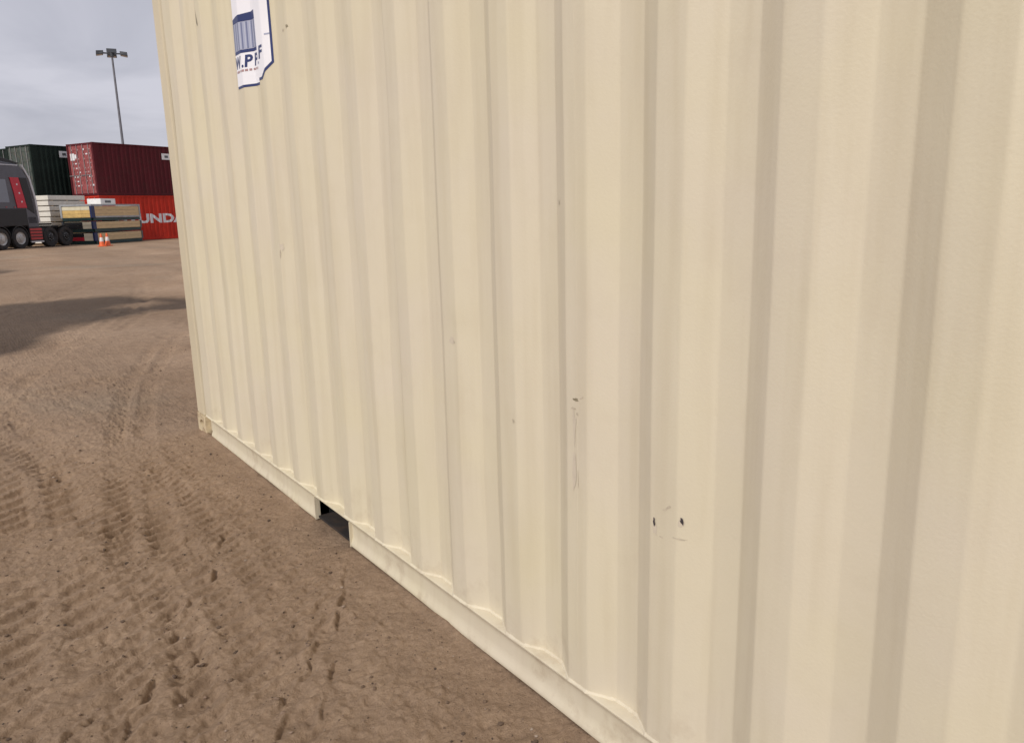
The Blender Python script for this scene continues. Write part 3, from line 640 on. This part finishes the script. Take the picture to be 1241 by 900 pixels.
M['white'] = mat('white_paint', (.74,.74,.75), .5, var=.06, dirt=.25, dirtcol=(.45,.42,.38))
M['logo'] = mat('white_logo_print', (.70,.70,.72), .5, var=.08)
ang = math.atan2(.419, .908)
RC = (7.39, 49.44)
def corner(loc, dx, dy): return (loc[0]+dx*math.cos(ang)-dy*math.sin(ang), loc[1]+dx*math.sin(ang)+dy*math.cos(ang))
low = yard_container('shipping_container', (*RC, 0), ang, 12.19, 2.591, M['red'], 'bright red shipping container with white lettering, under the maroon one')
upp = yard_container('shipping_container', (*RC, 2.593), ang, 6.058, 2.896, M['maroon'], 'dark maroon shipping container on top of the bright red one', end_m=M['maroon_lit_end'])
def tw(body):
    b = text_bm(body, .86, .040); r = max(v.co.x for v in b.verts); b.free(); return r
lt = side_text(low, 'HYUNDAI', .86, 1.36+1.12*tw('HYUND')-.03-1.29*tw('HYUND'), 1.02, M['logo'], .040)
# pale marks on the maroon doors and small badges
for dy0 in (.30, 1.38):
    for r_ in range(9):
        z = 2.50-r_*.245
        for c in range(3):
            if random.random() < .18: continue
            y = dy0+c*.27; box('door_marking', M['logo'] if random.random() < .22 else M['maroon_pale'] if 'maroon_pale' in M else M['logo'], upp, .0170, .0205, y, y+random.uniform(.09, .17), z, z+random.uniform(.05, .10))
def badge(t, x, z, w_, h_):
    o = MB().box(x, x+w_, -.008, -.004, z, z+h_).build('badge', M['white'], t)
    MB().box(x+w_*.35, x+w_*.8, -.0095, -.0085, z+h_*.3, z+h_*.7).build('badge_emblem', M['slate'], o)
badge(upp, 4.35, 2.12, .55, .36)
o = MB().box(.008, .014, 1.78, 2.16, 1.98, 2.36).build('badge', M['white'], upp)
MB().box(.008, .014, 1.60, 1.76, 2.08, 2.30).build('badge', M['logo'], upp)
GC = (4.62, 51.9)
gl = yard_container('shipping_container', (*GC, 0), ang, 6.058, 2.591, M['slate'], 'slate grey shipping container at the bottom, under the dark green one')
gu = yard_container('shipping_container', (*GC, 2.593), ang, 6.058, 2.896, M['green'], 'dark green shipping container stacked behind the truck cab', end_m=M['green_lit_end'])
badge(gu, 1.62, 2.24, .50, .36)
lc = corner(GC, .6, 2.9)
yard_container('shipping_container', (*lc, 0), ang, 6.058, 2.591, M['slate'], 'grey shipping container at ground level behind the truck, leftmost', None)
yard_container('shipping_container', (*lc, 2.593), ang, 6.058, 2.896, M['green'], 'dark container at the left picture edge behind the dark green one', None)

# ================================================================== sandwich-panel stack and crates
M['pale'] = mat('off_white_panel', (.70,.67,.60), .5, var=.06, dirt=.2, dirtcol=(.45,.40,.33))
M['tan'] = mat('tan_timber', (.60,.44,.24), .7, var=.2, scale=5, stretch=(.6,.6,6))
M['yellow'] = mat('yellow_timber', (.62,.42,.15), .65, var=.15, scale=5)
M['cream'] = mat('cream_sheet', (.66,.60,.44), .6, var=.08)
M['dgreen'] = mat('dark_green_steel', (.010,.035,.032), .5, var=.25)
M['navypost'] = mat('navy_steel', (.012,.022,.085), .45, var=.2)
M['greysteel'] = mat('grey_steel_frame', (.36,.37,.38), .5, .2, var=.15)
M['redpanel'] = mat('red_panel_paint', (.52,.020,.040), .4, var=.12)
M['black'] = mat('black_plastic', (.012,.012,.013), .5, var=.2)
# crates: near corner at the navy posts, long face running right and back
ca = math.atan2(2.75, 2.65); CC = (6.42, 45.9); LEN, WID = 4.2, 1.80
lev = [(0.0, .60), (.62, .56), (1.20, .78)]
labs = ['bottom crate of the stack by the traffic cones, tan boards', 'middle crate of the stack, tan boards between dark green beams', 'topmost crate of the stack, grey framed with tan and yellow boards']
for (z0, h), lab in zip(lev, labs):
    c = empty('timber_crate', (*CC, z0), ca, lab, 'crate', 'crates stacked beside the panels')
    top = z0 > 1; fr = M['greysteel'] if top else M['dgreen']
    # local x along the long face, y to the back-left
    for y in (0, WID-.08): box('base_beam', M['dgreen'], c, .10, LEN-.10, y, y+.08, .01, .17)
    for x in (0, LEN-.10): box('base_beam', M['dgreen'], c, x, x+.10, .081, WID-.081, .01, .17)
    for x in (0, LEN-.1):
        for y in (0, WID-.1):
            nearp = x == 0 and y == 0
            sx = .26 if nearp else .1
            box('post', M['navypost'] if nearp else (M['greysteel'] if top else M['slate']), c, x-.004, x+sx, y-.006, y+.1, .172, h)
    nb = 3 if top else 2
    for k in range(nb):
        zb = .19+k*(h-.21)/nb; zt = zb+(h-.21)/nb-.012
        box('board', M['tan'], c, .27, LEN-.11, .02, .045, zb, zt)
        box('board', M['tan'], c, .27, LEN-.11, WID-.045, WID-.02, zb, zt)
        box('board', M['cream'] if not top else M['yellow'] if k < 2 else M['cream'], c, .02, .045, .11, .62, zb, zt)
        box('board', M['yellow'] if (top and k < 2) else M['cream'] if top else M['redpanel'] if (z0 == 0 and k == 0) else M['black'], c, .02, .045, .63, WID-.11, zb, zt)
        box('board', M['tan'], c, LEN-.045, LEN-.02, .11, WID-.11, zb, zt)
    if top:
        for y in (-.01, WID-.09): box('top_bar', M['greysteel'], c, .0, LEN, y, y+.1, h+.002, h+.09)
        for x in (-.01, LEN-.09): box('top_bar', M['greysteel'], c, x, x+.1, .095, WID-.095, h+.002, h+.09)
        box('lower_bar', M['greysteel'], c, .27, LEN-.11, -.012, .018, .175, .25)
    box('load', M['cream'], c, .06, LEN-.06, .06, WID-.06, .18, h-.02)
bx = empty('carton', (*[CC[0]+1.55*math.cos(ca)-.5*math.sin(ca), CC[1]+1.55*math.sin(ca)+.5*math.cos(ca)], 2.075), ca, 'pale grey box lying on top of the crate stack', 'box')
box('carton_body', M['white'], bx, 0, 1.25, 0, .8, 0, .30, .01); box('side_label', M['slate'], bx, .35, .85, -.006, -.001, .08, .20)
# stack of white panels behind
pa = math.atan2(.62, .78); PC = (4.72, 47.7)
NP = 9
zt = 2.62; th = .235
for k in range(NP):
    z = zt-(NP-k)*(th+.045)
    nm = ['lowest', 'second from the ground', 'third from the ground', 'fourth from the ground', 'middle', 'fourth from the top', 'third from the top', 'second from the top', 'topmost'][k]
    jx, jy = random.uniform(-.04, .04), random.uniform(-.03, .03)
    c, s_ = math.cos(pa), math.sin(pa)
    t = empty('insulated_panel', (PC[0]+jx*c, PC[1]+jx*s_, z), pa, 'off-white insulated panel in the stack behind the truck, %s' % nm, 'panel', 'white panels stacked by the crates')
    Lg = 2.45 if k > 6 else 2.35
    box('panel_slab', M['pale'], t, 0, Lg, 0+jy, 2.1+jy, 0, th, .012)
    for x in (.25, Lg/2, Lg-.35): box('bearer', M['tan'], t, x, x+.09, .05, 2.0, -.044, -.001)
bz = empty('timber_bearer', (PC[0], PC[1], 0), pa, 'timber sleeper frame under the stack of white panels', 'timber')
z0 = zt-NP*(th+.045)-.045
for x in (.2, 1.1, 2.0): box('sleeper', M['tan'], bz, x, x+.15, .05, 2.0, 0, max(.05, z0))

# ================================================================== traffic cones
M['orange'] = mat('orange_cone_plastic', (.75,.13,.03), .5, var=.08)
M['reflect'] = mat('white_reflective_band', (.75,.72,.70), .4, var=.04)
def cone(x, y, label):
    t = empty('traffic_cone', (x, y, gz(x, y)), random.random(), label, 'traffic cone', 'traffic cones by the crates')
    box('cone_base', M['orange'], t, -.17, .17, -.17, .17, 0, .035, .008)
    MB().lathe_z([(.135, .035), (.128, .06), (.036, .60), (.030, .62), (.0005, .62)], (0, 0, 0)).build('cone_body', M['orange'], t, smooth=True)
    MB().lathe_z([(.096, .24), (.0975, .245), (.0665, .43), (.065, .435)], (0, 0, 0)).build('reflective_band', M['reflect'], t, smooth=True)
cone(6.20, 42.4, 'orange traffic cone by the navy post, left of the pair'); cone(6.50, 42.7, 'orange traffic cone by the navy post, right of the pair')

# ================================================================== the truck
M['cabgrey'] = mat('dark_grey_cab_paint', (.10,.10,.115), .3, .3, var=.12)
M['glassy'] = bpy.data.materials.new('tinted_glass'); M['glassy'].use_nodes = True
p = M['glassy'].node_tree.nodes['Principled BSDF']; p.inputs['Base Color'].default_value = (.16,.17,.20,1); p.inputs['Roughness'].default_value = .08; p.inputs['Specular IOR Level'].default_value = 1.0
M['redpanel'] = mat('red_panel_paint', (.52,.020,.040), .4, var=.12)
M['silver'] = mat('silver_trim', (.55,.55,.57), .35, .5, var=.1)
M['chrome'] = mat('polished_alloy', (.75,.75,.76), .25, .8, var=.1)
M['alloy'] = mat('dull_alloy', (.48,.47,.45), .45, .4, var=.2, dirt=.5, dirtcol=(.10,.08,.06))
M['rubber'] = mat('tyre_rubber', (.022,.021,.021), .85, var=.3, dirt=.5, dirtcol=(.09,.06,.045))
M['redlens'] = mat('red_reflector', (.42,.03,.03), .35, var=.2)
fwd = Vector((-.70, -.714)); ta = math.atan2(fwd.y, fwd.x)
tr = empty('truck', (2.98, 43.5, 0), ta, 'dark grey truck with red side panel parked at the left edge', 'truck')
# local x forward, y towards the viewer's side; outer wheel faces at y = 0, far side at y = -2.4
def wheel(x, yout, sgn, rim):
    c = (x, yout, .50)
    ty = MB().lathe_y([(.29, -.02*sgn), (.40, -.005*sgn), (.475, -.02*sgn), (.50, -.06*sgn), (.50, -.24*sgn), (.475, -.28*sgn), (.40, -.295*sgn), (.29, -.28*sgn)], c).build('tyre', M['rubber'], None, smooth=True)
    wl = MB().lathe_y([(.292, -.015*sgn), (.285, -.03*sgn), (.25, -.06*sgn), (.20, -.055*sgn), (.185, -.03*sgn), (.12, -.02*sgn), (.10, .03*sgn), (.001, .035*sgn)], c)  .build('rim', rim, None, smooth=True)
    w_ = MB().cyl((x, yout-.25*sgn, .5), (x, yout-.06*sgn, .5), .17, n=16).build('wheel', M['black'], tr)
    ty.parent = w_; wl.parent = w_
    for k in range(8):
        a = k*math.pi/4; MB().cyl((x+.15*math.cos(a), yout-.03*sgn, .5+.15*math.sin(a)), (x+.15*math.cos(a), yout-.012*sgn, .5+.15*math.sin(a)), .014, n=6).build('wheel_nut', M['silver'], w_)
for x in (1.12, 0, -1.98, -3.06):
    rm = M['alloy'] if x > -1 else M['black']
    wheel(x, 0, 1, rm); wheel(x, -2.4, -1, rm)
for y in (-.82, -1.66): box('chassis_rail', M['black'], tr, -3.50, 4.0, y, y+.09, .72, 1.0, .01)
for x in (1.12, 0, -1.98, -3.06): MB().cyl((x, -2.2, .5), (x, -.2, .5), .075, n=10).build('axle', M['black'], tr)
# cab with sleeper: side outline (x, z), forward to the left
cab = [(-1.25, 1.12), (-1.16, 2.3), (-1.0, 3.35), (-.55, 3.90), (.5, 4.02), (1.9, 3.75), (2.7, 2.75), (2.95, 1.75), (2.95, .85), (2.2, .85), (2.0, 1.12)]
cb = MB().prism_y(cab, -2.38, -.03).build('cab', M['cabgrey'], tr, bevel=.06)
MB().prism_y([(1.45, 2.25), (1.42, 3.25), (2.05, 3.25), (2.50, 2.35), (2.50, 2.25)], -.029, -.018).build('side_window', M['glassy'], cb, bevel=.005)
MB().prism_y([(.34, 2.15), (.40, 3.20), (1.25, 3.20), (1.28, 2.15)], -.029, -.020).build('sleeper_window', M['glassy'], cb, bevel=.005)
MB().prism_y([(2.60, 2.84), (2.97, 1.80), (2.985, 1.81), (2.615, 2.85)], -2.2, -.2).build('windscreen', M['glassy'], cb)
MB().prism_y([(-.66, 1.90), (-.54, 2.55), (-.38, 3.30), (.16, 3.30), (.02, 2.55), (-.06, 1.90)], -.029, .006).build('red_panel', M['redpanel'], cb, bevel=.01)
MB().prism_y([(-1.12, 1.62), (-1.06, 2.35), (-.90, 3.30), (-.42, 3.30), (-.58, 2.55), (-.70, 1.85)], -.029, -.012).build('vent_panel', M['black'], cb, bevel=.01)
MB().prism_y([(-1.42, 1.18), (-1.36, 2.3), (-1.18, 3.25), (-.78, 3.90), (-.70, 3.90), (-1.06, 3.22), (-1.25, 2.3), (-1.31, 1.18)], -.14, -.02).build('side_fairing', M['silver'], cb, bevel=.01)
MB().prism_y([(-.55, 3.90), (-.85, 3.98), (.2, 4.20), (1.5, 4.04), (1.9, 3.76), (.5, 4.03)], -2.2, -.2).build('roof_fairing', M['black'], cb, bevel=.03)
box('lower_skirt', M['black'], tr, -.62, 2.1, -2.3, -.008, 1.06, 1.88, .03)
box('rear_skirt', M['cabgrey'], tr, -1.3, -.63, -2.3, -.03, .98, 1.5, .03)
MB().box(-.45, 1.0, -.10, -.012, 3.84, 3.88).build('drip_rail', M['silver'], cb)
for x in (1.12, 0):
    n = 12; P = [(x+.545*math.cos(math.pi*i/n), .50+.60*math.sin(math.pi*i/n)) for i in range(n+1)] + [(x+.515*math.cos(math.pi*i/n), .50+.56*math.sin(math.pi*i/n)) for i in range(n, -1, -1)]
    vs = [(a, yy, b_) for yy in (-.34, .0) for a, b_ in P]; k = len(P)
    fs = [(i, (i+1) % k, k+(i+1) % k, k+i) for i in range(k)] + [(i, i+1, k-2-i, k-1-i) for i in range(n)] + [(k+i, k+i+1, 2*k-2-i, 2*k-1-i) for i in range(n)]
    MB().add(vs, fs).build('mudguard', M['black'], tr)
for k, (z, c_) in enumerate(((1.35, 'redpanel'), (1.28, 'black'), (1.21, 'black'))):      # air and power lines looping behind the cab
    pts = [(-1.27-.9*t, -1.0-.12*k+.1*math.sin(t*9), z-.42*math.sin(math.pi*t)+.1*t) for t in [i/14 for i in range(15)]]
    mb = MB()
    for a, b_ in zip(pts[:-1], pts[1:]): mb.cyl(a, b_, .022, n=6)
    mb.build('air_line', M[c_], tr)
box('battery_box', M['black'], tr, -1.75, -1.45, -.55, -.06, .42, .95, .02)
box('grab_rail', M['silver'], cb, 1.36, 1.40, -.028, .03, 1.95, 3.1)
MB().box(2.45, 2.62, .02, .30, 2.35, 2.95).build('side_mirror', M['black'], cb, bevel=.03)
for x in (-.45, .05, .55): box('marker_lamp', M['redlens'], cb, x, x+.07, -.028, -.005, 1.92, 1.96)
for zq in (2.15, 2.55, 2.95): box('panel_decal', M['logo'], cb, -.42+(zq-2.15)*.2, -.34+(zq-2.15)*.2, .007, .009, zq, zq+.07)
box('door_handle', M['silver'], cb, 1.05, 1.25, -.028, .0, 1.90, 1.95)
# red slatted locker behind the second wheel
lk = box('locker', M['black'], tr, -1.42, -.60, -.50, -.02, .28, .98, .02)
for k in range(4): box('red_slat', M['redlens'], lk, -1.39, -.63, -.018, .004, .40+k*.145, .50+k*.145)
box('step_bar', M['silver'], lk, -1.42, -.60, -.04, .02, .27, .33)
MB().cyl((-1.43, -.80, .82), (-1.75, -.80, .82), .20, n=16).build('air_tank', M['cabgrey'], tr, smooth=True)
for x in (-1.98, -3.06): box('rear_mudguard', M['black'], tr, x-.53, x+.53, -.55, -.005, 1.01, 1.05)
box('fifth_wheel', M['rusty_dark'], tr, -3.0, -2.0, -1.7, -.7, 1.06, 1.16, .03)
box('deck_plate', M['cabgrey'], tr, -3.45, -1.45, -1.55, -.85, 1.002, 1.04)
tb = box('tail_bar', M['black'], tr, -3.62, -3.50, -2.3, -.05, .55, .78)
for y in (-2.2, -.62): box('tail_light', M['redlens'], tb, -3.64, -3.62, y, y+.5, .58, .74)
for y in (-2.32, -.50): box('mud_flap', M['black'], tr, -3.64+.16, -3.62+.16, y, y+.45, .22, .90)
MB().cyl((-1.30, -.55, .9), (-1.30, -.55, 3.75), .07, n=12).build('exhaust_stack', M['chrome'], tr, smooth=True)
box('fuel_tank', M['silver'], tr, 1.0+1.0, 2.0+.75, -.62, -.05, .35, .80, .08)
box('bumper', M['cabgrey'], tr, 2.5, 3.08, -2.38, -.02, .38, .84, .05)

# ================================================================== floodlight mast
M['mast'] = mat('weathered_grey_mast', (.17,.17,.19), .6, .2, var=.15)
M['lamphead'] = mat('dark_floodlight_housing', (.055,.06,.07), .5, var=.15)
M['lampglass'] = mat('floodlight_glass', (.42,.44,.48), .2, var=.05)
mt = empty('light_mast', (10.70, 59.04, 0), R_(-10), 'tall slim floodlight mast rising behind the maroon container', 'light mast')
MB().cyl((0, 0, 0), (0, 0, 11.9), .11, .06, 14).build('mast_pole', M['mast'], mt, smooth=True)
box('mast_foot', M['mast'], mt, -.3, .3, -.3, .3, 0, .06, .01)
MB().cyl((0, 0, 11.75), (0, 0, 12.05), .11, n=12).build('mast_collar', M['lamphead'], mt, smooth=True)
box('cross_arm', M['lamphead'], mt, -.62, .62, -.04, .04, 11.92, 12.0); box('cross_arm', M['lamphead'], mt, -.04, .04, -.62, .62, 12.01, 12.09)
def head(x, y, z, rz):
    c, s_ = math.cos(rz), math.sin(rz)
    def tf(mb):
        mb.v = [(x+a*c-b_*s_, y+a*s_+b_*c, z+q) for a, b_, q in mb.v]; return mb
    q = MB().add([(-.10,-.28,-.13),(.32,-.30,-.20),(.32,.30,-.20),(-.10,.28,-.13),(-.14,-.22,.10),(.30,-.30,.05),(.30,.30,.05),(-.14,.22,.10)], [(0,3,2,1),(4,5,6,7),(0,1,5,4),(1,2,6,5),(2,3,7,6),(3,0,4,7)])
    o = tf(q).build('floodlight', M['lamphead'], mt, bevel=.02)
    g = MB().add([(-.06,-.24,-.145),(.29,-.26,-.205),(.29,.26,-.205),(-.06,.24,-.145)], [(0,3,2,1)]); tf(g).build('lens', M['lampglass'], o, fix=False)
for k, (x, y, r) in enumerate(((.62, 0, 0), (-.62, 0, math.pi), (0, .62, math.pi/2), (0, -.62, -math.pi/2))): head(x, y, 12.0+(.05 if k > 1 else 0), r)
